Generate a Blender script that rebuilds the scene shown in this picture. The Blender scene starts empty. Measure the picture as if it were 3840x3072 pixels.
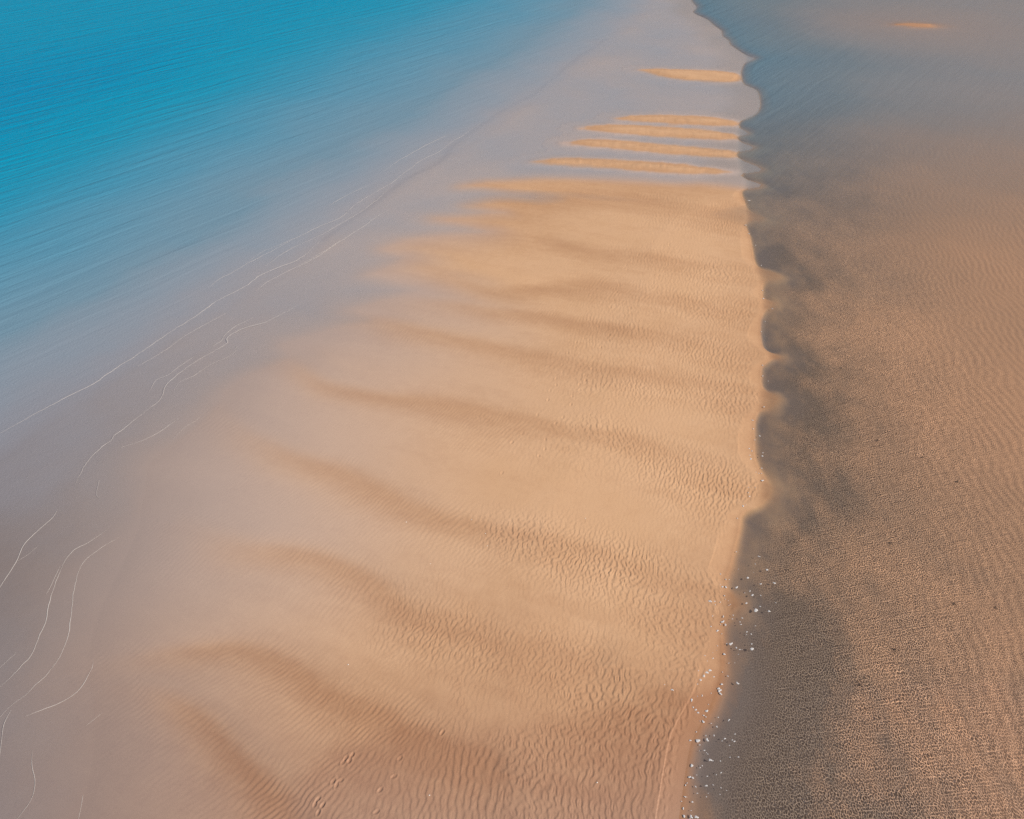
import bpy, math, random
import numpy as np
from mathutils import Vector

# ------------------------------------------------------------------ camera
CAM_H, PITCH, FOC = 36.0, math.radians(37.0), 3014.0      # focal length in pixels of the 3840 wide frame
scene = bpy.context.scene
cam_data = bpy.data.cameras.new('drone_camera')
cam_data.sensor_width = 36.0
cam_data.lens = 36.0 * FOC / 3840.0
cam_data.clip_start, cam_data.clip_end = 0.5, 20000.0
cam = bpy.data.objects.new('drone_camera', cam_data)
cam.location = (0, 0, CAM_H)
cam.rotation_euler = (math.pi / 2 - PITCH, 0, 0)
scene.collection.objects.link(cam)
scene.camera = cam

# ------------------------------------------------------------------ sky, sun, exposure
SUN_DIR = Vector((1.0, -0.30, 0.0)).normalized()
SUN_EL = math.radians(36)
world = bpy.data.worlds.new('World')
scene.world = world
world.use_nodes = True
wn = world.node_tree
sky = wn.nodes.new('ShaderNodeTexSky')
sky.sky_type = 'NISHITA'
sky.sun_disc = False
sky.sun_elevation = SUN_EL
sky.sun_rotation = math.atan2(SUN_DIR.x, SUN_DIR.y)
bg = wn.nodes['Background']
bg.inputs['Strength'].default_value = 0.085
wn.links.new(sky.outputs['Color'], bg.inputs['Color'])

sun_data = bpy.data.lights.new('sun', 'SUN')
sun_data.energy = 4.2
sun_data.angle = math.radians(0.53)
sun_data.color = (1.0, 0.90, 0.77)
sun = bpy.data.objects.new('sun', sun_data)
sdir = Vector((SUN_DIR.x * math.cos(SUN_EL), SUN_DIR.y * math.cos(SUN_EL), math.sin(SUN_EL)))
sun.rotation_euler = sdir.to_track_quat('Z', 'Y').to_euler()
sun.location = sdir * 200
scene.collection.objects.link(sun)

vs = scene.view_settings
vs.view_transform, vs.look, vs.exposure, vs.gamma = 'Standard', 'None', 0.0, 1.0
vs.use_curve_mapping = False
scene.cycles.use_denoising = False
scene.cycles.transparent_max_bounces = 16
scene.cycles.max_bounces = 6

rng = np.random.default_rng(11)
random.seed(5)
CT, ST = math.cos(PITCH), math.sin(PITCH)

# ------------------------------------------------------------------ survey: photo points -> metres on the flat
def ground(u, v):
    u = np.asarray(u, float); v = np.asarray(v, float)
    xn, yn = (u - 1920) / FOC, (v - 1536) / FOC
    t = CAM_H / np.maximum(ST + yn * CT, 0.012)
    return t * xn, t * (CT - yn * ST)

def pts(lst, ox=0, oy=0, s=1.0):
    a = np.array(lst, float)
    x, y = ground(ox + a[:, 0] * s, oy + a[:, 1] * s)
    return np.stack([x, y], 1)

P0 = lambda l: pts(l, 0, 0, 3840 / 2156)               # whole frame
P1 = lambda l: pts(l, 0, 0, 1.0)
PA = lambda l: pts(l, 2300, 0, 1540 / 2156)
P2 = lambda l: pts(l, 1300, 700, 1800 / 2156)
PC = lambda l: pts(l, 2400, 1900, 1440 / 2119)
P4 = lambda l: pts(l, 1000, 1900, 1700 / 2156)
P5 = lambda l: pts(l, 0, 1900, 1400 / 2061)
P6 = lambda l: pts(l, 0, 0, 1800 / 2156)
P7 = lambda l: pts(l, 0, 900, 1600 / 2156)
PH = lambda l: pts(l, 2550, 900, 1290 / 2023)
PP = lambda l: pts(l, 1100, 2700, 600 / 2156)

def smooth_line(p, sub=4):
    """Catmull-Rom through the surveyed points"""
    p = np.asarray(p)
    q = np.vstack([2 * p[0] - p[1], p, 2 * p[-1] - p[-2]])
    out = []
    for i in range(1, len(q) - 2):
        a, b, c, d = q[i - 1], q[i], q[i + 1], q[i + 2]
        for k in range(sub):
            t = k / sub
            out.append(0.5 * (2 * b + (c - a) * t + (2 * a - 5 * b + 4 * c - d) * t * t + (3 * b - a - 3 * c + d) * t ** 3))
    out.append(p[-1])
    return np.array(out)

def line_dist(X, Y, p):
    """distance, signed side (+ on the left of travel), parameter 0..1 along the polyline"""
    best = np.full(X.shape, 1e9); side = np.zeros(X.shape); par = np.zeros(X.shape)
    n = len(p) - 1
    seg = np.hypot(*(p[1:] - p[:-1]).T); tot = seg.sum(); acc = np.concatenate([[0], np.cumsum(seg)])
    for i in range(n):
        ax, ay = p[i]; dx, dy = p[i + 1] - p[i]; L2 = dx * dx + dy * dy + 1e-9
        t = np.clip(((X - ax) * dx + (Y - ay) * dy) / L2, 0, 1)
        ex, ey = X - (ax + t * dx), Y - (ay + t * dy)
        d = ex * ex + ey * ey
        m = d < best
        best = np.where(m, d, best)
        side = np.where(m, dx * (Y - ay) - dy * (X - ax), side)
        par = np.where(m, (acc[i] + t * seg[i]) / tot, par)
    return np.sqrt(best), np.sign(side), par

def poly_sd(X, Y, p):
    """signed distance to a closed polygon, + inside"""
    q = np.vstack([p, p[:1]])
    d, _, _ = line_dist(X, Y, q)
    ins = np.zeros(X.shape, bool)
    for i in range(len(p)):
        x0, y0 = q[i]; x1, y1 = q[i + 1]
        if y0 == y1: continue
        c = ((y0 > Y) != (y1 > Y)) & (X < (x1 - x0) * (Y - y0) / (y1 - y0) + x0)
        ins ^= c
    return np.where(ins, d, -d)

def sstep(a, b, x):
    t = np.clip((x - a) / (b - a), 0, 1)
    return t * t * (3 - 2 * t)

# ------------------------------------------------------------------ noise tiles (periodic, made with an FFT)
def spectrum_tile(n, size, fn):
    k = np.fft.fftfreq(n, size / n)
    KX, KY = np.meshgrid(k, k)
    f = np.fft.fft2(rng.standard_normal((n, n))) * fn(KX, KY)
    t = np.real(np.fft.ifft2(f)); t -= t.mean(); t /= t.std()
    return t, size

def ripple_tile(n, size, lam, ang, aw, bw):
    """band-passed noise: crests with forks and dead ends, wave vector at ang"""
    def fn(KX, KY):
        K = np.hypot(KX, KY); A = np.arctan2(KY, KX) - ang
        A = (A + math.pi / 2) % math.pi - math.pi / 2
        return np.exp(-0.5 * ((K * lam - 1) / bw) ** 2) * np.exp(-0.5 * (A / aw) ** 2)
    return spectrum_tile(n, size, fn)

def fbm_tile(n, size, lmax, p):
    def fn(KX, KY):
        K = np.hypot(KX, KY) + 1e-9
        return np.where(K > 1 / lmax, K ** -p, 0)
    return spectrum_tile(n, size, fn)

def sample(tile, x, y):
    t, size = tile; n = t.shape[0]
    fx, fy = x / size * n, y / size * n
    ix, iy = np.floor(fx).astype(np.int64), np.floor(fy).astype(np.int64)
    ax, ay = fx - ix, fy - iy
    ix %= n; iy %= n
    jx, jy = (ix + 1) % n, (iy + 1) % n
    return (t[iy, ix] * (1 - ax) + t[iy, jx] * ax) * (1 - ay) + (t[jy, ix] * (1 - ax) + t[jy, jx] * ax) * ay

FB = fbm_tile(512, 90.0, 30.0, 1.9)
FB2 = fbm_tile(512, 23.0, 5.0, 1.6)
FS = fbm_tile(512, 80.0, 20.0, 2.8)
R_IRR = ripple_tile(1024, 37.0, 0.32, math.radians(-12), 0.78, 0.36)
R_STR = ripple_tile(1024, 41.0, 0.32, math.radians(-14), 0.26, 0.17)
R_DIA = ripple_tile(1024, 39.0, 0.29, math.radians(-38), 0.24, 0.16)
R_BED = ripple_tile(1024, 61.0, 0.62, math.radians(-4), 0.30, 0.18)

# ------------------------------------------------------------------ surveyed lines of the spit
EDGE_FAR = ([(380, -160), (395, -70), (410, 0), (440, 35), (415, 60), (490, 95), (530, 130), (570, 160), (568, 182), (605, 205), (612, 228),
        (690, 280), (745, 300), (692, 326), (668, 385), (682, 435), (745, 460), (766, 500), (770, 560), (740, 600), (668, 632), (655, 660),
        (712, 690), (655, 712), (650, 730), (742, 766), (655, 792), (648, 820), (785, 880), (675, 906), (690, 930), (785, 966), (690, 990),
        (668, 1010), (685, 1060), (700, 1090), (745, 1120), (775, 1140), (705, 1160), (690, 1180), (712, 1240)])
EDGE_MID = ([(420, 55), (438, 140), (500, 178), (575, 208), (505, 226), (482, 258), (476, 300), (480, 335), (535, 362), (515, 392), (490, 420),
        (474, 470), (470, 540), (478, 612), (510, 650), (582, 678), (530, 703), (480, 740), (470, 800), (474, 850), (500, 885), (560, 925),
        (505, 985), (460, 1003), (434, 1060), (430, 1150), (430, 1240), (438, 1300), (462, 1350), (500, 1405), (525, 1470), (470, 1550), (375, 1590),
        (335, 1650)])
EDGE_NEAR = ([(545, 60), (535, 140), (515, 215), (495, 300), (478, 350), (460, 410), (470, 450), (500, 490), (518, 535), (480, 590), (448, 640), (440, 700),
        (442, 800), (440, 900), (422, 1000), (390, 1090), (345, 1180), (312, 1240), (280, 1310), (262, 1400), (246, 1500), (232, 1600), (215, 1725),
        (190, 1900), (150, 2200), (60, 2800)])
CUSPS = {(745, 300), (712, 690), (742, 766), (785, 880), (785, 966), (745, 120), (745, 1120), (775, 1140), (500, 178), (575, 208), (505, 226), (535, 362), (515, 392), (582, 678), (500, 885), (560, 925), (505, 985),
         (500, 1405), (525, 1470), (500, 490), (518, 535), (480, 590)}
EDGE = smooth_line(np.vstack([PA(EDGE_FAR), PH(EDGE_MID), PC(EDGE_NEAR)]), 3)
keep = lambda l: [p for p in l if p not in CUSPS]
DRYEDGE = smooth_line(np.vstack([PA(keep(EDGE_FAR)), PH(keep(EDGE_MID)), PC(keep(EDGE_NEAR))]), 3)    # the same shore without the drowned cusps
# left shore of the dry sand, tips and notches
BODY = np.vstack([
    P0([(1575, 402), (1480, 388), (1300, 383), (1130, 379), (1040, 384), (985, 394), (1060, 404), (1110, 414), (1050, 421), (985, 434), (1060, 446), (1010, 451),
        (920, 463), (980, 474), (1020, 485), (930, 497), (860, 512), (805, 530), (850, 545), (830, 556), (775, 576), (830, 596), (880, 616),
        (800, 632), (725, 655), (770, 676), (660, 700), (575, 722), (600, 748), (520, 790), (470, 830), (440, 870), (400, 920), (330, 990), (310, 1060), (290, 1120), (265, 1180), (245, 1260),
        (225, 1340), (205, 1400), (190, 1470), (170, 1560), (140, 1725), (60, 2100), (1200, 2300), (3000, 2300), (3000, 1500)]),
    P0([(3000, 900), (3000, 402)])])
ISLETS = [
    ('outer', P0([(1345, 147), (1372, 145), (1430, 146), (1500, 149), (1545, 154), (1562, 162), (1552, 171), (1500, 172), (1440, 168), (1390, 160)])),
    ('second', P0([(1295, 250), (1330, 244), (1400, 243), (1480, 246), (1530, 252), (1556, 260), (1540, 265), (1470, 263), (1390, 258), (1330, 254)])),
    ('third', P0([(1220, 270), (1260, 264), (1340, 264), (1440, 270), (1510, 277), (1556, 286), (1545, 293), (1470, 292), (1380, 287), (1290, 279)])),
    ('fourth', P0([(1188, 303), (1230, 295), (1300, 296), (1400, 304), (1490, 312), (1557, 321), (1545, 331), (1470, 328), (1370, 320), (1270, 310)])),
    ('fifth', P0([(1118, 342), (1170, 333), (1240, 333), (1340, 340), (1440, 347), (1520, 358), (1535, 363), (1460, 366), (1380, 362), (1290, 354), (1200, 348)])),
    ('lagoon', P0([(1882, 51), (1910, 49), (1945, 50), (1982, 54), (1960, 57), (1920, 56)])),
]
TROUGHS = [  # line, half width (m), depth (m)
    (P2([(600, 45), (800, 48), (1100, 50), (1350, 72), (1560, 115), (1780, 122), (1930, 130)]), 1.5, .17),
    (P2([(590, 190), (800, 225), (1000, 285), (1200, 320), (1500, 350), (1850, 388), (1990, 406)]), 1.5, .09),
    (P2([(230, 330), (400, 390), (560, 445), (700, 470), (900, 465), (1200, 470), (1500, 505), (1850, 535), (1920, 540)]), 1.4, .08),
    (P2([(150, 520), (500, 545), (850, 580), (1000, 615), (1200, 650), (1500, 695), (1850, 755), (1970, 765)]), 1.3, .08),
    (P2([(-150, 560), (0, 590), (200, 620), (450, 690), (700, 750), (900, 790), (1100, 825), (1400, 860), (1800, 940), (1980, 965)]), 1.3, .09),
    (P1([(957, 1323), (1113, 1367), (1262, 1434), (1410, 1486), (1558, 1516), (1676, 1535), (1884, 1568), (2051, 1595), (2218, 1630), (2468, 1702), (2719, 1800), (2890, 1850)]), 1.2, .09),
    (P1([(816, 1560), (965, 1672), (1076, 1738), (1262, 1790), (1410, 1842), (1552, 1910), (1828, 1985), (2200, 2080), (2500, 2180), (2740, 2262)]), 1.1, .09),
    (P1([(700, 1985), (782, 1995), (917, 2036), (1053, 2056), (1189, 2104), (1393, 2212), (1591, 2342), (1749, 2383), (1900, 2430), (2200, 2470)]), .95, .10),
    (P1([(441, 2505), (611, 2480), (747, 2462), (883, 2460), (1019, 2500), (1155, 2556), (1291, 2640), (1473, 2736), (1631, 2807), (1790, 2850)]), .9, .10),
    (P1([(480, 2610), (577, 2661), (713, 2742), (815, 2824), (917, 2905), (1019, 3000), (1090, 3100), (1180, 3250)]), .8, .09),
]
TROUGHS = [(smooth_line(l, 3), w, d) for l, w, d in TROUGHS]
BREAK = smooth_line(P0([(-900, 1700), (-420, 1230), (0, 905), (330, 700), (480, 610), (640, 510), (790, 400), (900, 330), (1010, 265), (1130, 180), (1250, 95),
                        (1330, 25), (1400, -60), (1440, -110)]), 3)
WETLINE = smooth_line(P0([(500, 1700), (640, 1560), (760, 1525), (830, 1515), (1000, 1505), (1200, 1470), (1300, 1445), (1400, 1418), (1480, 1430), (1560, 1440), (1700, 1440)]), 3)

def raw_fields(X, Y):
    """distances to the surveyed lines (smooth, so worked out on a coarse grid)"""
    wx = X + 0.45 * sample(FS, X, Y + 7)
    wy = Y + 0.30 * sample(FS, X + 31, Y + 3)
    de, _, _ = line_dist(X, Y, EDGE)
    lagoon = np.vstack([EDGE, [(4000, EDGE[-1][1]), (4000, 9000), (EDGE[0][0], 9000)]])
    ins = poly_sd(X, Y, lagoon) > 0
    f = dict(lag=np.where(ins, de, -de), body=poly_sd(wx, wy, BODY))
    d2, _, _ = line_dist(X, Y, DRYEDGE)
    ins2 = poly_sd(X, Y, np.vstack([DRYEDGE, [(4000, DRYEDGE[-1][1]), (4000, 9000), (DRYEDGE[0][0], 9000)]])) > 0
    f['lag2'] = np.where(ins2, d2, -d2)
    isl = np.full(X.shape, -1e3)
    for _, p in ISLETS:
        isl = np.maximum(isl, poly_sd(X + .12 * sample(FB2, X, Y), Y + .10 * sample(FB2, Y, X), smooth_line(np.vstack([p, p[:1]]), 2)[:-1]))
    f['isl'] = isl
    f['sdl'] = poly_sd(X, Y, ISLETS[5][1])
    db, sb, _ = line_dist(X, Y, BREAK)
    f['off'] = np.where(sb > 0, db, -db)       # + seaward
    tr = np.zeros(X.shape); rip = np.zeros(X.shape); wet_t = np.zeros(X.shape)
    for l, w, d in TROUGHS:
        dist, s, par = line_dist(wx, wy, l)
        fade = sstep(0, .30, par)
        ww = w * np.where(s > 0, 1.0, 1.9)
        g = np.exp(-0.5 * (dist / ww) ** 2)
        tr = np.maximum(tr, d * g * (fade * .8 + .2))
        rip = np.maximum(rip, np.exp(-0.5 * (dist / (ww * 1.25)) ** 2) * (0.50 + 0.6 * sstep(.2, .7, par)))
        wet_t = np.maximum(wet_t, np.exp(-0.5 * (dist / (ww * .58)) ** 2) * (1 - 0.55 * sstep(.5, .95, par)) * (.15 + .85 * fade))
    f.update(tr=tr, rip=rip, wet_t=wet_t)
    dw, sw, _ = line_dist(wx, wy, WETLINE)
    f['low'] = np.where(sw < 0, dw, -dw)
    f['dl'] = line_dist(wx, wy, smooth_line(P0([(1275, 80), (1130, 190), (1010, 268), (900, 348), (790, 425), (680, 500)]), 3))[0]
    return f

def smooth_fields(X, Y, f):
    """the ground but for its small ripples; z = 0 is the water level"""
    f = dict(f)
    n1 = sample(FB, X, Y)
    lag, sd, isl, off = f['lag'], f['body'], f['isl'], f['off']
    deep = sstep(55, 190, Y)
    L = np.maximum(lag, 0)
    # platform
    z_in = 0.34 * (1 - np.exp(-np.maximum(sd, 0) / 9.0))
    out = np.maximum(-sd, 0)
    z = np.where(sd > 0, z_in, -(0.14 - .05 * (1 - sstep(24, 60, Y))) * (1 - np.exp(-out / (3.5 + 6 * (1 - sstep(24, 60, Y))))))
    z = np.where(isl > -3, np.maximum(z, -0.11 + 0.11 * sstep(-1.7, 0, isl) + 0.16 * sstep(0, 2.0, isl)), z)
    z = np.minimum(z, 0.075 + 0.022 * np.maximum(-lag, 0)) - f['tr'] * sstep(-14, 4, sd) + (0.006 + .014 * sstep(0, 5, -sd)) * n1
    # sea floor
    o = np.maximum(off + 3, 0)
    z = z - 0.023 * np.minimum(o, 25) - .014 * np.clip(o - 25, 0, 50) - 0.60 * sstep(12, 90, o) - 0.6 * np.exp(-0.5 * ((o - 66) / 30) ** 2) * sstep(25, 75, -X) * (1 - sstep(130, 190, Y))
    # lagoon floor: drop at the slip face, channel beside it, shallow flat beyond
    chan = (0.22 + 0.55 * deep) * np.exp(-L / (4.5 + 16 * deep)) + 0.10 + 0.20 * sstep(45, 140, Y)
    wid = 0.5 + .8 * (1 - sstep(20, 40, Y)) + 1.2 * deep + .8 * sstep(.2, 1.5, f['lag2'])
    face = sstep(0, 1, L / wid)
    z = z - 0.13 * sstep(-.5, .9, f['lag2'])
    zl = -(chan + 0.012 * n1)
    lip = np.clip(-lag / 1.0, 0, 1)            # beach face just inside the edge
    z_plat = np.where(lag > -1.0, np.minimum(z, -0.02 + 0.10 * lip), z)
    isle = np.where(f['sdl'] > 0, 0.03 + .05 * np.minimum(f['sdl'], 3), -0.24 * (1 - np.exp(np.minimum(f['sdl'], 0) / 1.2)) + .01)
    kz = np.exp(-(np.maximum(-f['sdl'], 0) / 26) ** 2)
    zl = zl * (1 - kz) + isle * kz
    z = np.where(lag > 0, z_plat * (1 - face) + zl * face, z_plat)
    f.update(z=z, sd=np.maximum(sd, isl), n1=n1, L=L, deep=deep)
    f['low'] = sstep(0, 1.6, f['low'])
    return f

# ------------------------------------------------------------------ ground mesh
def depth_of(yn):                               # camera-forward depth of a ground row
    return CAM_H / (ST + yn * CT)
def axis(parts):
    return np.concatenate([np.linspace(a, b, n, endpoint=False) for a, b, n in parts] + [[parts[-1][1]]])
yn_rows = np.concatenate([axis([(1.25, 0.60, 14), (0.60, 0.545, 24), (0.545, -0.525, 960), (-0.525, -0.60, 30)]), np.array([-.63, -.66, -.69, -.715, -.735, -.745, -.750])])
xn_cols = np.concatenate([[-6, -3, -1.8, -1.3, -1.05], axis([(-.9, -.68, 24), (-.68, -.47, 110), (-.47, .28, 880), (.28, .40, 110), (.40, .66, 170), (.66, .9, 26)]), [1.05, 1.3, 1.8, 3, 6]])
T = depth_of(yn_rows)
YR = T * (CT - yn_rows * ST)
GX = xn_cols[None, :] * T[:, None]
GY = np.repeat(YR[:, None], len(xn_cols), 1)
def coarse(a, k=3):
    i = np.unique(np.concatenate([np.arange(0, len(a), k), [len(a) - 1]]))
    return a[i]
cy_, cx_ = coarse(yn_rows), coarse(xn_cols)
CTT = depth_of(cy_)
RAW = raw_fields(cx_[None, :] * CTT[:, None], np.repeat((CTT * (CT - cy_ * ST))[:, None], len(cx_), 1))
def resample(yn, xn):
    """coarse fields -> any grid of the same fan of rays"""
    fy = np.interp(-yn, -cy_, np.arange(len(cy_))); fx = np.interp(xn, cx_, np.arange(len(cx_)))
    iy = np.minimum(fy.astype(int), len(cy_) - 2); ix = np.minimum(fx.astype(int), len(cx_) - 2)
    ay, ax = (fy - iy)[:, None], (fx - ix)[None, :]
    g = {}
    for k, v in RAW.items():
        r = v[iy] * (1 - ay) + v[iy + 1] * ay
        g[k] = r[:, ix] * (1 - ax) + r[:, ix + 1] * ax
    return g
F = smooth_fields(GX, GY, resample(yn_rows, xn_cols))

# where the ripples are and which way they run
wob = 0.9 * sample(FB, GX * 1.6 + 5, GY * 1.6)
rx, ry = GX + 0.35 * sample(FS, GX, GY) + .03 * sample(FB2, GX, GY), GY + 0.35 * sample(FS, GX + 9, GY + 22)
def skewed(tile, lam, k):
    h = np.tanh(0.9 * sample(tile, rx, ry))
    return np.tanh(1.1 * sample(tile, rx + k * lam * h, ry))
irr = skewed(R_IRR, .40, .13); strt = skewed(R_STR, .36, .10); dia = skewed(R_DIA, .33, .10)
right = sstep(-22, -4, F['lag'])                # 1 towards the lagoon shore
near = 1 - sstep(28, 40, GY)
w_irr = np.clip(sstep(-19, -9, F['lag'] + 3 * wob) * (1 - 0.8 * F['low'] * (0.5 + .5 * np.tanh(wob))), 0, 1)
w_dia = (1 - w_irr) * sstep(-9, -19, F['lag'] + 2.5 * wob)
w_str = np.clip(1 - w_irr - w_dia, 0, 1)
field = w_irr * irr * 1.0 + w_str * strt * .85 + w_dia * dia * .75
amp = F['rip'] * (0.58 + 0.6 * right) + .16 * right * sstep(-1, 1, sample(FS, GX * 1.3, GY * 1.3))
amp = np.maximum(amp, F['low'] * 0.85)
amp = np.maximum(amp, near * 0.6 * sstep(-.2, 1.0, wob + right) * sstep(-22, -11, F['lag']))
amp *= sstep(-.35, -.8, F['lag'] + .2 * wob)              # smooth beach strip along the lagoon
amp *= 0.35 + 0.65 * sstep(-.10, .06, F['z'])
amp = np.clip(amp, 0, 1.1) * (0.75 + .25 * np.tanh(sample(FB, GX * 2.2, GY * 2.2 + 40)))
lod = 1 - sstep(90, 150, GY)
Z = F['z'] + field * amp * 0.019 * (0.45 + .55 * lod)
bed = sample(R_BED, rx, ry)
Z += np.where(F['lag'] > 0, 0.014 * np.tanh(bed) * sstep(3, 16, F['L']) * lod, 0)

# footprints
def dent(cx, cy, r, depth, ang):
    global Z
    m = (np.abs(GX - cx) < 4 * r) & (np.abs(GY - cy) < 4 * r)
    j, i = np.where(m)
    if not len(j): return
    x, y = GX[j, i] - cx, GY[j, i] - cy
    c, s = math.cos(ang), math.sin(ang)
    q = np.hypot((x * c + y * s) / (r * 1.35), (-x * s + y * c) / (r * .75))
    Z[j, i] += -depth * np.exp(-q ** 4) + 0.45 * depth * np.exp(-((q - 1.35) / .35) ** 2)
for (x, y) in PP([(680, 600), (715, 545), (800, 505), (765, 580), (545, 860), (590, 910), (640, 850), (340, 1100), (300, 1165), (405, 1180), (345, 1280),
                  (1360, 790), (1175, 975), (1125, 1270), (1440, 545), (2010, 200)]):
    dent(x, y, 0.105, 0.032, random.uniform(0.4, 1.4))
for tr_ in (P2([(690, 1300), (750, 1165), (850, 1035), (920, 930), (1000, 760), (1060, 690), (1160, 590), (1260, 365), (1400, 230)]),
            P2([(860, 1260), (900, 1150), (1000, 990), (1110, 800), (1170, 700), (1280, 560), (1420, 390), (1460, 240)])):
    l = smooth_line(tr_, 3); side_ = 1
    for i in range(len(l) - 1):
        d = l[i + 1] - l[i]; n = max(1, int(np.hypot(*d) / .72)); a = math.atan2(d[1], d[0])
        for k in range(n):
            p = l[i] + d * k / n; side_ = -side_
            if random.random() < .75:
                dent(p[0] - side_ * .13 * math.sin(a), p[1] + side_ * .13 * math.cos(a), 0.12, random.uniform(.015, .03), a + random.uniform(-.3, .3))

# properties of the sand itself
nf = 1 - sstep(26, 62, GY)
wet = np.clip(1 - sstep(-0.03, 0.24, F['z']), 0, 1)
wet = np.clip(np.maximum(wet * .35, F['wet_t'] * (.40 + .06 * nf)) + .30 * F['low'] + .66 * (1 - sstep(14, 36, GY)) + .04 * F['n1'] + .04 * sample(FB2, (GX * .93 - GY * .36) * .22, (GX * .36 + GY * .93) * 1.1), 0, 1)
silt = np.where(F['lag'] > 0, sstep(0, 1, (F['L'] + .12 * F['n1']) / (.5 + .6 * (1 - sstep(20, 40, GY)) + .9 * sstep(.2, 1.5, F['lag2']))) * np.exp(-np.maximum(F['L'] - 3, 0) / (6 + 5 * (1 - sstep(18, 34, GY)) + 13 * F['deep'])), 0)
silt = silt + np.where(F['lag'] > 0, .30 * sstep(1, 4, F['L']) * (1 - sstep(17, 48, GY)), 0)
silt = np.clip(silt * (0.80 + .22 * sample(FB, GX * .8 + 3, GY * .8) + .13 * sample(FB2, GX * .9, GY * .45)), 0, 1)
mud = np.where(F['lag'] > 0, sstep(.1, 3.5, F['L']), 0)                     # brown lagoon floor
nf = 1 - sstep(26, 62, GY)
nf2 = 1 - sstep(34, 88, GY)
seab = np.clip(sstep(0, 1, (-F['body'] + 2 + (17 + 9 * sstep(22, 36, GY)) * nf2) / (5 + 26 * nf2)), 0, 1) * (F['lag'] < 0) * (1 - sstep(-.6, .3, F['isl'])) * (1 - .6 * F['wet_t'])           # greyer sea floor
silt = np.where(F['lag'] < 0, 1.1 * sstep(-13, 16, -F['body']) * (1 - sstep(26, 84, GY)) * (1 - .3 * F['wet_t']), silt)

def grid_mesh(name, X, Y, Zv, fmask, attrs, mat):
    R, Cn = X.shape
    idx = np.arange(R * Cn).reshape(R, Cn)
    q = np.stack([idx[:-1, :-1], idx[:-1, 1:], idx[1:, 1:], idx[1:, :-1]], -1)[fmask]     # rows run away from the camera: faces up
    used = np.zeros(R * Cn, bool); used[q.ravel()] = True
    remap = np.cumsum(used) - 1
    co = np.stack([X.ravel()[used], Y.ravel()[used], Zv.ravel()[used]], 1).astype(np.float32)
    loops = remap[q.ravel()].astype(np.int32)
    me = bpy.data.meshes.new(name)
    me.vertices.add(len(co)); me.vertices.foreach_set('co', co.ravel())
    me.loops.add(len(loops)); me.loops.foreach_set('vertex_index', loops)
    nf = len(q)
    me.polygons.add(nf); me.polygons.foreach_set('loop_start', np.arange(0, nf * 4, 4, dtype=np.int32))
    me.polygons.foreach_set('use_smooth', np.ones(nf, bool))
    for k, v in attrs.items():
        a = me.attributes.new(k, 'FLOAT', 'POINT')
        a.data.foreach_set('value', v.ravel()[used].astype(np.float32))
    me.update(calc_edges=True); me.validate()
    me.materials.append(mat)
    o = bpy.data.objects.new(name, me)
    scene.collection.objects.link(o)
    return o

# ------------------------------------------------------------------ materials
class NT:
    def __init__(s, name):
        s.m = bpy.data.materials.new(name); s.m.use_nodes = True
        s.t = s.m.node_tree; s.t.nodes.clear()
        s.out = s.t.nodes.new('ShaderNodeOutputMaterial')
    def n(s, typ, **kw):
        nd = s.t.nodes.new('ShaderNode' + typ)
        for k, v in kw.items(): setattr(nd, k, v)
        return nd
    def link(s, a, b): s.t.links.new(a, b)
    def put(s, sock, v):
        if hasattr(v, 'is_output'): s.t.links.new(v, sock)
        else: sock.default_value = v
    def math(s, op, a, b=None, c=None, clamp=False):
        nd = s.n('Math', operation=op, use_clamp=clamp)
        for i, v in enumerate((a, b, c)):
            if v is not None: s.put(nd.inputs[i], v)
        return nd.outputs[0]
    def attr(s, k):
        return s.n('Attribute', attribute_name=k).outputs['Fac']
    def mix(s, fac, a, b, blend='MIX'):
        nd = s.n('Mix', data_type='RGBA', blend_type=blend)
        s.put(nd.inputs[0], fac); s.put(nd.inputs[6], a); s.put(nd.inputs[7], b)
        return nd.outputs[2]
    def maprange(s, v, a, b, c, d, smooth=False):
        nd = s.n('MapRange', interpolation_type='SMOOTHSTEP' if smooth else 'LINEAR')
        for i, q in enumerate((v, a, b, c, d)): s.put(nd.inputs[i], q)
        return nd.outputs[0]
    def noise(s, vec, scale, detail=4, rough=.55, dist=0):
        nd = s.n('TexNoise'); s.put(nd.inputs['Vector'], vec)
        nd.inputs['Scale'].default_value = scale; nd.inputs['Detail'].default_value = detail
        nd.inputs['Roughness'].default_value = rough; nd.inputs['Distortion'].default_value = dist
        return nd.outputs['Fac']
    def mapping(s, vec, rot=0, scale=(1, 1, 1)):
        nd = s.n('Mapping'); s.put(nd.inputs['Vector'], vec)
        nd.inputs['Rotation'].default_value = (0, 0, rot); nd.inputs['Scale'].default_value = scale
        return nd.outputs[0]
rgb = lambda r, g, b: (r, g, b, 1.0)

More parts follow.
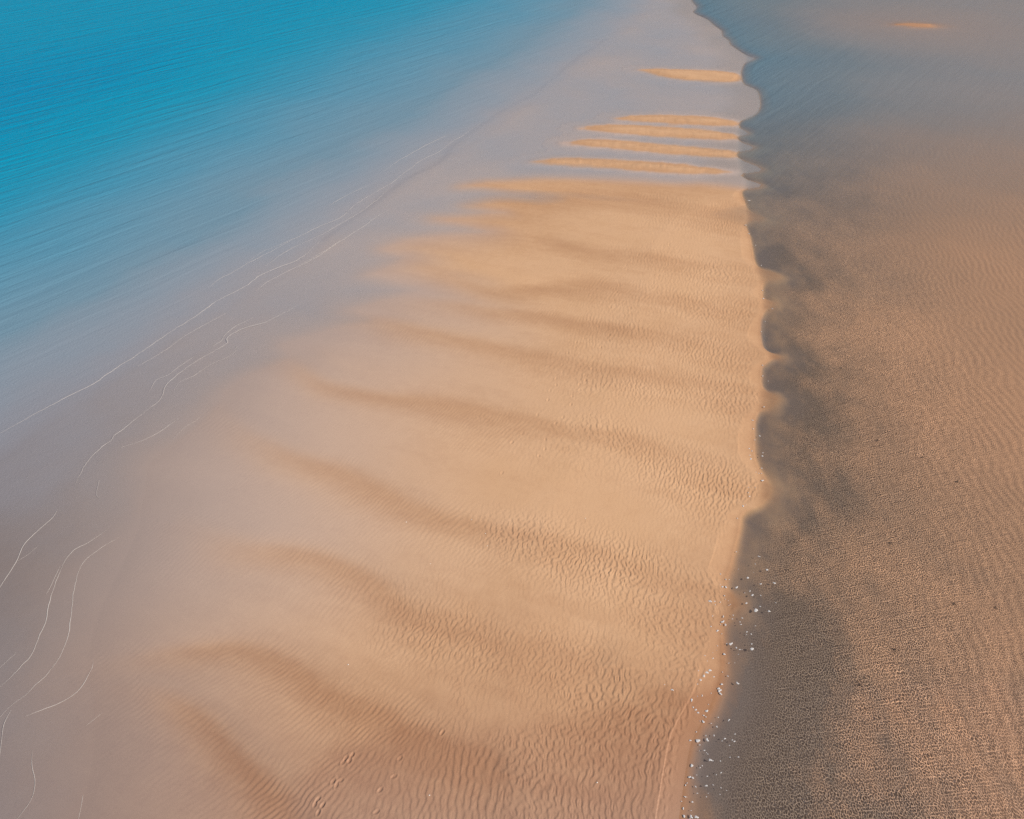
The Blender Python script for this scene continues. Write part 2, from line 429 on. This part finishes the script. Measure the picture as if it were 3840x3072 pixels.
def sand_material():
    k = NT('sand')
    co = k.n('TexCoord').outputs['Object']
    wet_, silt_, mud_, seab_ = k.attr('wet'), k.attr('silt'), k.attr('mud'), k.attr('seabed')
    n_big = k.noise(co, .22, 5, .6); n_mid = k.noise(co, 1.7, 4, .6); n_gr = k.noise(co, 26, 3, .7)
    dry = k.mix(n_big, rgb(.67, .405, .225), rgb(.72, .455, .275))
    w2 = k.math('ADD', wet_, k.maprange(n_mid, .25, .75, -.10, .10), clamp=True)
    c = k.mix(w2, dry, rgb(.41, .20, .098))
    c = k.mix(k.math('MULTIPLY', seab_, .88), c, rgb(.52, .425, .39))
    c = k.mix(k.math('MULTIPLY', mud_, .85), c, rgb(.53, .285, .165))
    c = k.mix(k.math('MULTIPLY', silt_, .9), c, k.mix(mud_, rgb(.17, .142, .138), rgb(.15, .112, .085)))
    g = k.maprange(n_gr, .3, .7, .90, 1.08)
    cc = k.n('CombineColor'); [k.link(g, cc.inputs[i]) for i in range(3)]
    c = k.mix(1.0, c, cc.outputs[0], 'MULTIPLY')
    bs = k.n('BsdfPrincipled')
    k.link(c, bs.inputs['Base Color'])
    k.link(k.maprange(w2, .4, 1, .95, .55), bs.inputs['Roughness'])
    k.link(k.maprange(w2, .3, 1, .08, .35), bs.inputs['Specular IOR Level'])
    b = k.n('Bump'); b.inputs['Strength'].default_value = .25; b.inputs['Distance'].default_value = .008
    k.link(k.math('ADD', k.noise(co, 9, 4, .65), k.math('MULTIPLY', n_gr, .3)), b.inputs['Height'])
    k.link(b.outputs[0], bs.inputs['Normal'])
    k.link(bs.outputs[0], k.out.inputs[0])
    return k.m

SEA_ROT = 53.0
def water_material():
    k = NT('water')
    co = k.n('TexCoord').outputs['Object']
    d, caus_paint, sea = k.attr('depth'), k.attr('caus_paint'), k.attr('sea')
    dt_ = k.math('MULTIPLY', d, k.maprange(sea, 0, 1, .35, 1.0))
    # light lost on the way through the water, per colour
    cc = k.n('CombineColor')
    for i, kk in enumerate((.95, .34, .28)):
        k.link(k.math('POWER', math.exp(-kk), dt_), cc.inputs[i])
    # caustic net painted into the water's transparent tint, bright lines and dark cells
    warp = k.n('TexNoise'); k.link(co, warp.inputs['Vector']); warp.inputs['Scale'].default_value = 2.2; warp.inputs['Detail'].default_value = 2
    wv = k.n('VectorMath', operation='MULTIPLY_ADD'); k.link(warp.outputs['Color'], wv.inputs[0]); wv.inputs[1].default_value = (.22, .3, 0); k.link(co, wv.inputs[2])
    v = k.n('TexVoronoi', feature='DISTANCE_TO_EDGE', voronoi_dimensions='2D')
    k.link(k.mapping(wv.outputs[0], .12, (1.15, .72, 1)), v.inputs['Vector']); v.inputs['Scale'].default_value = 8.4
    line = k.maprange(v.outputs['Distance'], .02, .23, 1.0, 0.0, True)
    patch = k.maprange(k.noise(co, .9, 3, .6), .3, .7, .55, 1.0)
    lens = k.math('MULTIPLY', k.math('MULTIPLY', caus_paint, patch), 1.05)  # local strength of the painted light net
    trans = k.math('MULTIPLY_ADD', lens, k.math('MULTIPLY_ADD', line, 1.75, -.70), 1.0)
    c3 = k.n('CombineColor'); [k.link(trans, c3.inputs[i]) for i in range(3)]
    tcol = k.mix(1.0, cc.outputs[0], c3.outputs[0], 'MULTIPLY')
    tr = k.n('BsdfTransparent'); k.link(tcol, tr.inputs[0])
    # light scattered back by the water body
    ramp = k.n('ValToRGB'); k.link(k.math('DIVIDE', d, 4.0), ramp.inputs[0])
    e = ramp.color_ramp.elements; ramp.color_ramp.interpolation = 'B_SPLINE'
    e[0].position = 0; e[0].color = rgb(.63, .565, .62)
    e[1].position = 1; e[1].color = rgb(.002, .17, .42)
    for p, col in ((.03, rgb(.56, .53, .61)), (.065, rgb(.44, .49, .59)), (.125, rgb(.22, .36, .46)), (.30, rgb(.02, .29, .46)), (.48, rgb(.002, .31, .49)), (.72, rgb(.001, .24, .47))):
        q = e.new(p); q.color = col
    body = k.mix(sea, rgb(.27, .175, .135), ramp.outputs[0])
    df = k.n('BsdfDiffuse'); k.link(body, df.inputs[0])
    fac = k.math('SUBTRACT', 1.0, k.math('POWER', math.exp(-3.0), d))
    fac = k.math('MULTIPLY', fac, k.maprange(sea, 0, 1, .40, 1.0))
    # waves: long crests on the sea, small chop on the lagoon
    m1 = k.mapping(k.mapping(co, math.radians(-SEA_ROT)), 0, (.10, 1, 1)); w1 = k.noise(m1, .62, 4, .55, .4)
    m2 = k.mapping(k.mapping(co, math.radians(-SEA_ROT - 6)), 0, (.22, 1, 1)); w2 = k.noise(m2, 2.6, 3, .6, .2)
    chop = k.noise(co, 5.5, 3, .6)
    seaw = k.math('ADD', k.math('MULTIPLY', w1, 1.0), k.math('MULTIPLY', w2, .20))
    hgt = k.math('ADD', k.math('MULTIPLY', seaw, k.maprange(d, .15, 2.2, .05, 1.0)), k.math('MULTIPLY', chop, k.maprange(sea, 0, 1, .022, .05)))
    b = k.n('Bump'); b.inputs['Strength'].default_value = 1.0; b.inputs['Distance'].default_value = .55
    k.link(hgt, b.inputs['Height']); k.link(b.outputs[0], df.inputs['Normal'])
    gl = k.n('BsdfGlossy'); gl.inputs['Roughness'].default_value = .12; k.link(b.outputs[0], gl.inputs['Normal'])
    geo = k.n('NewGeometry'); dt = k.n('VectorMath', operation='DOT_PRODUCT')
    k.link(geo.outputs['Incoming'], dt.inputs[0]); k.link(b.outputs[0], dt.inputs[1])
    inv = k.math('SUBTRACT', 1.0, k.math('ABSOLUTE', dt.outputs['Value']), clamp=True)
    frs = k.math('MULTIPLY_ADD', k.math('POWER', inv, 5.0), .98, .02)
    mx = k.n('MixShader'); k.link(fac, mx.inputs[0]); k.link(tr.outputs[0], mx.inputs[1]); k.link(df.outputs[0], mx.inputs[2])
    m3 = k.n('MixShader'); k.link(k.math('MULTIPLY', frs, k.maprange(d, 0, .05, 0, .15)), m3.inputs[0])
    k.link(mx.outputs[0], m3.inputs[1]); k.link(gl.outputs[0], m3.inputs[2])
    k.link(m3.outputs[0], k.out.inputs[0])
    return k.m

SAND, WATER = sand_material(), water_material()

# one sheet of sand; each islet is cut out of it as a piece of its own
silt = np.maximum(silt, .30 * np.exp(-(F['dl'] / .4) ** 2) * (F['lag'] < 0))
cus = sstep(-.4, .5, F['lag2']) * (1 - sstep(0, 1.5, F['L']))
wet = np.clip(wet + .42 * cus, 0, 1)
attrs = dict(wet=wet, silt=silt, mud=mud, seabed=seab)
R, Cn = GX.shape
fc = lambda A: A[:-1, :-1]
rest = np.ones((R - 1, Cn - 1), bool)
ISL_TEXT = {'outer': 'lone long sand islet farthest out on the submerged end of the spit',
            'second': 'thin orange sand islet, farthest of the four in the close set off the spit',
            'third': 'narrow sand islet, second farthest of the four in the close set off the spit',
            'fourth': 'narrow sand islet, third farthest of the four in the close set off the spit',
            'fifth': 'pale sand islet lying next to the main body of the spit',
            'lagoon': 'tiny orange sand islet alone on the far lagoon flat'}
for nm, p in ISLETS:
    c = p.mean(0); s_ = poly_sd(fc(GX), fc(GY), p) > -1.2
    s_ &= rest
    rest &= ~s_
    o = grid_mesh('sand_islet', GX, GY, Z, s_, attrs, SAND)
    o['kind'] = 'structure'; o['label'] = ISL_TEXT[nm]; o['group'] = 'sand islets off the spit'
g = grid_mesh('sand', GX, GY, Z, rest, attrs, SAND)
g['kind'] = 'structure'; g['label'] = 'rippled orange sand spit and the sandy bed under the shallow water'

# ------------------------------------------------------------------ water
wy_ = np.concatenate([axis([(1.25, 0.60, 10), (0.60, -0.53, 420), (-0.53, -0.60, 16)]), np.array([-.63, -.66, -.69, -.715, -.735, -.745, -.750])])
wx_ = np.concatenate([[-6, -3, -1.8, -1.3, -1.05], axis([(-.9, -.66, 20), (-.66, .66, 520), (.66, .9, 20)]), [1.05, 1.3, 1.8, 3, 6]])
TW = depth_of(wy_)
WX = wx_[None, :] * TW[:, None]; WY = np.repeat((TW * (CT - wy_ * ST))[:, None], len(wx_), 1)
FW = smooth_fields(WX, WY, resample(wy_, wx_))
depth = np.maximum(-FW['z'], 0)
caus_paint = np.where(FW['lag'] > 0, sstep(.5, 4, FW['L']) * (1 - .85 * sstep(8, 21, FW['L'])), 0) * (1 - .6 * sstep(60, 150, WY))  # where the painted caustic net shows
sl_ = 0.05 + .62 * sstep(45, 140, WY)  # far lagoon takes the lilac sea colour, painting in the reflected sky
seaf = np.where(FW['lag'] < 0, 1 - (1 - sl_) * sstep(-7, -1.5, FW['lag2']), sl_)
wat = dict(depth=depth, caus_paint=caus_paint, sea=seaf)
lagm = fc(FW['lag']) > 0
wZ = np.zeros(WX.shape)
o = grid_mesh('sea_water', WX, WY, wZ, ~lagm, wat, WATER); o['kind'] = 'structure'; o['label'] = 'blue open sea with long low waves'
o = grid_mesh('lagoon_water', WX, WY, wZ, lagm, wat, WATER); o['kind'] = 'structure'; o['label'] = 'shallow brown lagoon with a net of sunlight painted into its water'

# ------------------------------------------------------------------ things
def plain(name, col, rough=.8, bump=0):
    k = NT(name)
    co = k.n('TexCoord').outputs['Object']
    bs = k.n('BsdfPrincipled')
    c = k.mix(k.noise(co, 22, 3, .6), rgb(*[v * .86 for v in col]), rgb(*[min(v * 1.08, .95) for v in col]))
    k.link(c, bs.inputs['Base Color']); bs.inputs['Roughness'].default_value = rough
    bs.inputs['Specular IOR Level'].default_value = .2
    if bump:
        b = k.n('Bump'); b.inputs['Strength'].default_value = bump; b.inputs['Distance'].default_value = .01
        k.link(k.noise(co, 60, 3, .6), b.inputs['Height']); k.link(b.outputs[0], bs.inputs['Normal'])
    k.link(bs.outputs[0], k.out.inputs[0])
    return k.m
FOAM = plain('foam', (.68, .66, .65), .85, .6)
FOAMLINE = plain('foam_line', (.66, .61, .57), .7)
WEED = plain('seaweed', (.030, .032, .030), .6)
SHELL = plain('shell', (.82, .76, .68), .5)

def z_at(x, y):
    """height of the built ground, from the mesh rows"""
    t = CT * y + ST * CAM_H
    yn = (CT - y / t) / ST
    j = int(np.clip(np.searchsorted(-yn_rows, -yn), 0, R - 1)); i = int(np.clip(np.searchsorted(xn_cols, x / t), 0, Cn - 1))
    return float(Z[j, i])

def mesh_obj(name, V, Fc, mat, loc, smooth=True):
    me = bpy.data.meshes.new(name); me.from_pydata(V, [], Fc); me.update()
    if smooth: me.polygons.foreach_set('use_smooth', [True] * len(me.polygons))
    me.materials.append(mat)
    o = bpy.data.objects.new(name, me); o.location = loc
    scene.collection.objects.link(o)
    return o

# ---- foam flecks drifting along the lagoon shore: photo x, y, width in pixels
FL = []
def add(ox, oy, sc, l): FL.extend([(ox + x * sc, oy + y * sc, w * sc) for x, y, w in l])
q = 500 / 2156
add(2550, 2050, q, [(1405,375,45),(1095,505,40),(1305,605,40),(1525,590,45),(915,660,55),(740,655,40),(685,650,35),(1130,720,30),(1170,785,45),(1305,790,22),(910,85,22),
 (1275,160,35),(1215,282,20),(655,445,30),(490,885,55),(560,885,28),(650,900,25),(717,795,28),(1072,915,40),(1228,1030,70),(1295,968,25),(1440,1045,50),(1548,908,22),(525,1125,28),
 (700,1132,40),(690,1215,60),(735,1265,40),(655,1260,20),(860,1110,22),(845,1170,25),(1005,1155,35),(970,1218,22),(985,1260,28),(1220,1282,22),(500,1295,30),(605,1360,50),(675,1410,22),
 (1080,1380,28),(1150,1415,25),(1075,1425,18),(1158,1575,28),(820,1575,75),(755,1570,22),(910,1635,30),(965,1665,25),(1000,1665,18),(1162,1655,60),(605,1605,20),(795,535,20),(740,530,25),
 (570,940,20),(780,875,14),(735,850,14),(815,935,18),(790,950,14),(1045,750,20),(650,610,14),(1190,420,12),(945,365,14)])
add(2450, 2400, q, [(1145,230,45),(1375,233,16),(965,300,28),(1220,375,20),(1315,372,16),(912,497,50),(862,535,55),(812,595,50),(760,660,45),(710,728,25),(978,597,28),(1115,520,24),
 (1205,585,26),(1360,700,45),(1105,717,38),(1055,785,50),(1070,820,65),(1085,870,55),(725,515,20),(300,828,40),(175,745,20),(788,907,35),(712,920,20),(615,985,55),(935,862,22),(890,1042,20),
 (642,1097,28),(685,1135,35),(722,1180,35),(862,1150,48),(812,1222,35),(848,1245,28),(755,1312,20),(805,1322,45),(1048,1252,22),(1222,1295,42),(1025,1402,38),(935,1350,20),(695,1488,30),
 (830,265,20),(870,350,14),(960,210,14),(1025,170,14)])
add(2450, 2720, q, [(848,168,26),(980,165,30),(870,235,55),(718,250,70),(595,245,35),(750,318,25),(825,407,30),(748,415,18),(1155,217,35),(1112,253,20),(1275,238,25),(1310,262,30),(1230,325,22),
 (880,465,20),(858,445,14),(920,562,50),(965,577,20),(1085,577,28),(1238,518,22),(1375,513,32),(620,652,55),(755,685,28),(790,655,22),(585,838,50),(635,850,38),(870,825,24),(1095,768,34),
 (1018,800,18),(545,935,24),(520,970,28),(682,992,36),(855,978,45),(965,965,26),(1093,1013,20),(710,1100,24),(512,1157,34),(540,1163,18),(455,1230,24),(630,1240,32),(858,1157,20),(885,1100,14),
 (1185,1055,14),(1077,1118,16),(482,1345,40),(495,1470,55),(612,1480,65),(695,1485,60),(590,1510,20),(1320,143,28),(700,805,20),(610,1380,16)])
add(2650, 1450, .29, [(740,262,22),(592,435,28),(600,547,22),(685,638,26),(622,690,18),(550,803,25),(585,833,22),(726,857,20),(720,898,30),(558,888,18),(570,935,30),(712,1055,20),(707,1122,18),
 (675,1122,14),(637,1107,14),(720,1215,35),(540,1303,18),(630,1305,14),(537,1375,16),(553,1420,22),(470,1545,30),(395,1703,20),(505,1530,12)])
add(2550, 900, 1290 / 2023, [(445,32,9),(478,150,9),(485,297,8),(490,345,13),(543,405,8),(500,480,7),(478,540,8),(485,737,9),(487,800,8),(518,830,7)])
add(2300, 0, 1540 / 2156, [(712,1053,13),(695,1182,10),(712,1228,10)])

def foam_fleck(u, v, w):
    x, y = (float(c) for c in ground(u, v))
    t = CT * y + ST * CAM_H
    r = 0.5 * w * t / FOC * .95
    n = 14; V = []; ph = [random.uniform(0, 6.28) for _ in range(3)]
    el = random.uniform(.55, 1.0); rot = random.uniform(0, 3.14); lob = random.uniform(.15, .38)
    hgt = min(.016, r * .25)
    prof = [(.25, 1.0), (.62, .8), (.92, .35), (1.0, 0.0)]
    for k_, (f, h) in enumerate(prof):
        for i in range(n):
            a = i / n * 2 * math.pi
            rr = 1 + lob * math.sin(2 * a + ph[0]) + lob * .8 * math.sin(3 * a + ph[1]) + .10 * math.sin(6 * a + ph[2])
            px, py = rr * f * math.cos(a), rr * f * el * math.sin(a)
            V.append((r * (px * math.cos(rot) - py * math.sin(rot)), r * (px * math.sin(rot) + py * math.cos(rot)), hgt * h * random.uniform(.75, 1.15) if h else 0.0))
    V.append((0, 0, hgt)); V.append((0, 0, -.004))
    Fc = []
    for k_ in range(3):
        for i in range(n):
            j = (i + 1) % n
            Fc.append((k_ * n + i, (k_ + 1) * n + i, (k_ + 1) * n + j, k_ * n + j))
    for i in range(n):
        j = (i + 1) % n
        Fc.append((4 * n, i, j)); Fc.append((4 * n + 1, 3 * n + j, 3 * n + i))
    zg = z_at(x, y)
    return mesh_obj('foam_fleck', V, Fc, FOAM, (x, y, max(zg, 0.0) + .003)), zg > 0

ORD = ['first', 'second', 'third', 'fourth', 'fifth', 'sixth', 'seventh', 'eighth', 'ninth', 'tenth', 'eleventh', 'twelfth', 'thirteenth', 'fourteenth', 'fifteenth', 'sixteenth',
       'seventeenth', 'eighteenth', 'nineteenth', 'twentieth', 'twenty-first', 'twenty-second', 'twenty-third', 'twenty-fourth', 'twenty-fifth', 'twenty-sixth', 'twenty-seventh', 'twenty-eighth',
       'twenty-ninth', 'thirtieth', 'thirty-first', 'thirty-second', 'thirty-third', 'thirty-fourth', 'thirty-fifth', 'thirty-sixth', 'thirty-seventh', 'thirty-eighth', 'thirty-ninth', 'fortieth']
big = sorted([e for e in FL if e[2] >= 45 * q], key=lambda e: -e[1])[:40]
for u, v, w in sorted(FL, key=lambda e: -e[1]):
    o, dry_ = foam_fleck(u, v, w)
    o['category'] = 'foam'
    if (u, v, w) in big:
        o['group'] = 'large foam clumps along the lagoon shore'
        o['label'] = 'large lumpy white foam clump, %s counting up the lagoon shore from the lower edge' % ORD[big.index((u, v, w))]
        continue
    o['group'] = 'small foam flecks along the lagoon shore'
    n_ = min(big, key=lambda e: math.hypot(e[0] - u, e[1] - v))
    du, dv = u - n_[0], v - n_[1]
    far_ = math.hypot(du, dv) > 90
    way = ('lagoonward' if du > 0 else 'shoreward') if abs(du) > abs(dv) else ('below' if dv > 0 else 'above')
    way = {'lagoonward': 'on the lagoon side of', 'shoreward': 'on the sand side of', 'below': 'just below', 'above': 'just above'}[way]
    if v < big[-1][1] - 60:
        i_ = sum(1 for e in FL if v < e[1] < big[-1][1] - 60)
        o['label'] = 'small far foam fleck, %s up the water edge beyond the last large clump' % (ORD[i_] if i_ < len(ORD) else 'among the last')
    else:
        o['label'] = '%s foam fleck %s the %s large clump' % ('stranded small' if dry_ else ('mid-sized floating' if w > 28 * q else 'tiny floating' if w < 21 * q else 'small floating'), way, ORD[big.index(n_)])

# ---- thin broken lines of foam on the spent waves of the sea side
FOAM_LINES = [
 (P7, 1.3, 'longest straight foam line, running from the frame edge toward the far end of the spit', [(-30,1018),(130,925),(240,850),(330,795),(440,735),(540,670),(640,605),(760,530),(850,475),(950,415),(1020,375),(1110,315),(1230,250),(1290,205),(1330,180),(1440,130),(1500,105),(1570,60),(1620,10)]),
 (P7, .9, 'short foam line just shoreward of the longest straight line', [(700,640),(790,590),(860,545),(930,495),(1000,455),(1090,405),(1150,370)]),
 (P7, 1.0, 'kinked foam line near the pale fingers of the spit', [(1310,260),(1360,215),(1400,190),(1450,160),(1510,130),(1560,105),(1620,70),(1680,25),(1720,0)]),
 (P7, .7, 'faint foam line seaward of the longest straight line', [(1045,240),(1110,195),(1180,165),(1290,105),(1420,35),(1480,0)]),
 (P7, .8, 'short curling foam line above the winding one', [(1070,540),(1120,510),(1140,480),(1190,440),(1250,410),(1285,390)]),
 (P7, .7, 'short dashed foam line parallel to the winding one', [(750,770),(790,710),(850,685),(910,640),(980,595)]),
 (P7, 1.1, 'long winding foam line with a hooked lower end', [(375,1245),(378,1210),(410,1130),(470,1065),(540,1010),(560,985),(640,935),(720,880),(800,825),(830,790),(850,740),(900,690),(960,650),(1050,595),(1110,560),(1160,520),(1165,490),(1230,455),(1340,420),(1430,375),(1500,340)]),
 (P7, .8, 'bent foam line inside the long winding one', [(865,780),(880,740),(910,710),(980,680),(1060,630),(1140,600),(1190,570),(1207,535)]),
 (P7, .7, 'shallow arc of foam below the winding line', [(610,1050),(720,1015),(800,975),(860,935),(905,900)]),
 (P7, .7, 'short straight foam dash closest to the sand of the spit', [(870,1005),(930,950),(980,920),(1015,897)]),
 (P7, .6, 'faint foam hook at the foot of the winding line', [(515,1310),(490,1290),(497,1240),(505,1210)]),
 (P5, 1.1, 'forked foam line leaving the frame edge halfway down', [(-20,500),(50,380),(100,295),(135,215),(180,165),(240,110),(300,55),(325,15)]),
 (P5, .6, 'thin branch of the forked foam line', [(100,300),(160,260),(210,215)]),
 (P5, 1.1, 'outer of two long foam lines curving up from the lower corner', [(-20,1005),(60,935),(125,875),(170,840),(205,780),(235,715),(265,650),(285,560),(305,470),(330,390),(370,300),(415,245),(480,205),(560,150),(610,105)]),
 (P5, 1.0, 'inner of two long foam lines curving up from the lower corner', [(-20,1210),(60,1120),(140,1055),(200,990),(260,930),(320,850),(350,780),(375,700),(388,580),(400,470),(415,380),(455,295),(530,230),(590,195),(650,165)]),
 (P5, .7, 'sickle shaped foam line inside the two long curving ones', [(140,1160),(240,1120),(330,1085),(430,1020),(490,930),(515,880),(522,820)]),
 (P5, .8, 'short foam dash touching the frame edge above the long curves', [(-20,905),(50,840),(90,805)]),
 (P5, .6, 'small foam streak beside the outer long curve', [(250,490),(275,445),(310,370),(330,330)]),
 (P5, .6, 'wavering foam line reaching the bottom edge near the corner', [(80,1745),(160,1640),(190,1570),(195,1500),(180,1420),(185,1340)]),
 (P5, .5, 'short upright foam streak at the bottom edge', [(430,1740),(450,1640),(457,1590)]),
 (P5, .6, 'lone straight foam streak near the lowest bar', [(470,1210),(560,1140),(610,1090),(635,1060)]),
 (P5, .6, 'foam tail running down the frame edge in the lower corner', [(-5,1400),(8,1280),(20,1200),(60,1120)]),
 (P6, .8, 'long broken foam line seaward of the dark double line', [(1110,1180),(1230,1120),(1340,1070),(1440,1010),(1520,975),(1600,915),(1690,865),(1780,815),(1850,760),(1900,720),(1980,680),(2060,620),(2156,555)]),
 (P6, .8, 'foam line close beside the long broken one', [(1190,1195),(1300,1130),(1420,1065),(1520,1010),(1640,930),(1760,850)]),
 (P6, 1.0, 'bright far foam streak out toward the deep blue', [(1720,770),(1770,745),(1815,715),(1870,680),(1940,635),(2020,600)]),
 (P6, .8, 'faint foam line on the shoreward side of the far set', [(1350,1195),(1440,1145),(1530,1090),(1600,1040),(1700,975),(1760,940)]),
 (P6, .7, 'tiny far foam dash above the shoreward set', [(1480,925),(1530,895),(1600,858),(1650,835)]),
]
def foam_line(conv, wt, label, raw):
    l = smooth_line(conv(raw), 6)
    seg = np.hypot(*(l[1:] - l[:-1]).T); acc = np.concatenate([[0], np.cumsum(seg)])
    tot = acc[-1]; n = max(12, min(900, int(tot / .12)))
    sp = np.linspace(0, tot, n)
    P = np.stack([np.interp(sp, acc, l[:, 0]), np.interp(sp, acc, l[:, 1])], 1)
    tg = np.gradient(P, axis=0); tg /= np.hypot(*tg.T)[:, None] + 1e-9
    nr = np.stack([-tg[:, 1], tg[:, 0]], 1)
    sd_ = random.uniform(0, 60)
    P = P + nr * (0.05 * sample(FB2, sp * .5 + sd_, sp * 0 + 1) + .22 * sample(FS, sp + sd_, sp * 0 + 5))[:, None] * min(1, tot / 20)
    m = sample(FB, sp * 1.1 + sd_, sp * 0 + 9) * .5 + .6 * sample(FB2, sp * .8 + sd_, sp * 0 + 2)
    w = 0.020 * wt * np.clip(.75 + .38 * m, .22, 1.5) * np.maximum(.05, np.minimum(1, np.minimum(sp, tot - sp) / (tot * .16))) * (.75 + .25 * np.clip(P[:, 1] / 60, .8, 2.2))
    c = P.mean(0); V = []; Fc = []
    for (x, y), nn, ww in zip(P - c, nr, w):
        hz = .004 + ww * .35
        V += [(x - nn[0] * ww, y - nn[1] * ww, 0.0), (x, y, hz), (x + nn[0] * ww * .7, y + nn[1] * ww * .7, 0.0)]
    for i in range(n - 1):
        a = 3 * i
        Fc += [(a, a + 3, a + 4, a + 1), (a + 1, a + 4, a + 5, a + 2)]
    Fc = [f[::-1] for f in Fc]
    o = mesh_obj('foam_line', V, Fc, FOAMLINE, (c[0], c[1], .006))
    o['category'] = 'foam line'; o['group'] = 'foam lines of spent waves'; o['label'] = label
for a in FOAM_LINES: foam_line(*a)

# ---- weed clumps on the lagoon bed
WEEDS = [((3153, 1376), 'small dark weed tuft, farthest up on the lagoon bed'), ((3293, 1647), 'dark weed tuft on the lagoon bed off the second lowest cusp'),
         ((3459, 1711), 'dark weed tuft just beyond another on the middle lagoon bed'), ((3589, 1802), 'dark weed tuft toward the frame edge on the middle lagoon bed'),
         ((3341, 2031), 'dark weed tuft alone on the bed abreast of the first foam flecks'), ((3582, 2260), 'large dark weed tuft on the bed near the frame edge'),
         ((3737, 2275), 'small weed tuft nearest the frame edge'), ((3355, 2432), 'blackish weed tuft amid the painted net of light'),
         ((3226, 2566), 'lowest dark weed tuft on the lagoon bed')]
for (u, v), label in WEEDS:
    x, y = (float(c) for c in ground(u, v)); V = []; Fc = []
    for b_ in range(9):
        a = random.uniform(0, 6.28); ln = random.uniform(.08, .17); cur = random.uniform(-1.2, 1.2); w = random.uniform(.012, .022)
        base = len(V); px = py = 0.0
        for i in range(6):
            t = i / 5; an = a + cur * t
            if i: px += ln / 5 * math.cos(an); py += ln / 5 * math.sin(an)
            ww = w * (1 - .8 * t); hz = .012 + .05 * math.sin(t * 2.6) * (.5 + .5 * (b_ % 3))
            V += [(px - ww * math.sin(an), py + ww * math.cos(an), hz), (px + ww * math.sin(an), py - ww * math.cos(an), hz), (px, py, hz + .010)]
        for i in range(5):
            c = base + 3 * i
            Fc += [(c, c + 2, c + 5, c + 3), (c + 2, c + 1, c + 4, c + 5), (c + 1, c, c + 3, c + 4)]
    o = mesh_obj('seaweed_tuft', V, Fc, WEED, (x, y, z_at(x, y)), True)
    o['category'] = 'seaweed'; o['group'] = 'weed tufts on the lagoon bed'; o['label'] = label

# ---- shells on the dry sand
for no_, (x, y) in enumerate(P4([(775, 1382), (1570, 1322), (390, 765), (1300, 605), (780, 288), (1050, 200), (1040, 140), (665, 85), (975, 75), (1515, 70)])):
    x, y = float(x), float(y); n = 9; V = []; Fc = []
    r = random.uniform(.03, .045)
    for k_, (f, h) in enumerate(((1, 0), (.8, .45), (.45, .8))):
        for i in range(n):
            a = i / n * 2 * math.pi
            V.append((r * f * math.cos(a), r * f * .8 * math.sin(a) * (1.15 if math.sin(a) > 0 else .85), r * .5 * h))
    V.append((0, -.2 * r, r * .5))
    for k_ in range(2):
        for i in range(n):
            j = (i + 1) % n; Fc.append((k_ * n + i, k_ * n + j, (k_ + 1) * n + j, (k_ + 1) * n + i))
    Fc += [(2 * n + i, 2 * n + (i + 1) % n, 3 * n) for i in range(n)]
    o = mesh_obj('shell', V, Fc, SHELL, (x, y, z_at(x, y) + .002))
    o['category'] = 'shell'; o['group'] = 'shells on the dry sand'; o['label'] = 'tiny pale shell on the dry sand, %s counting up from the lower edge' % ORD[no_]
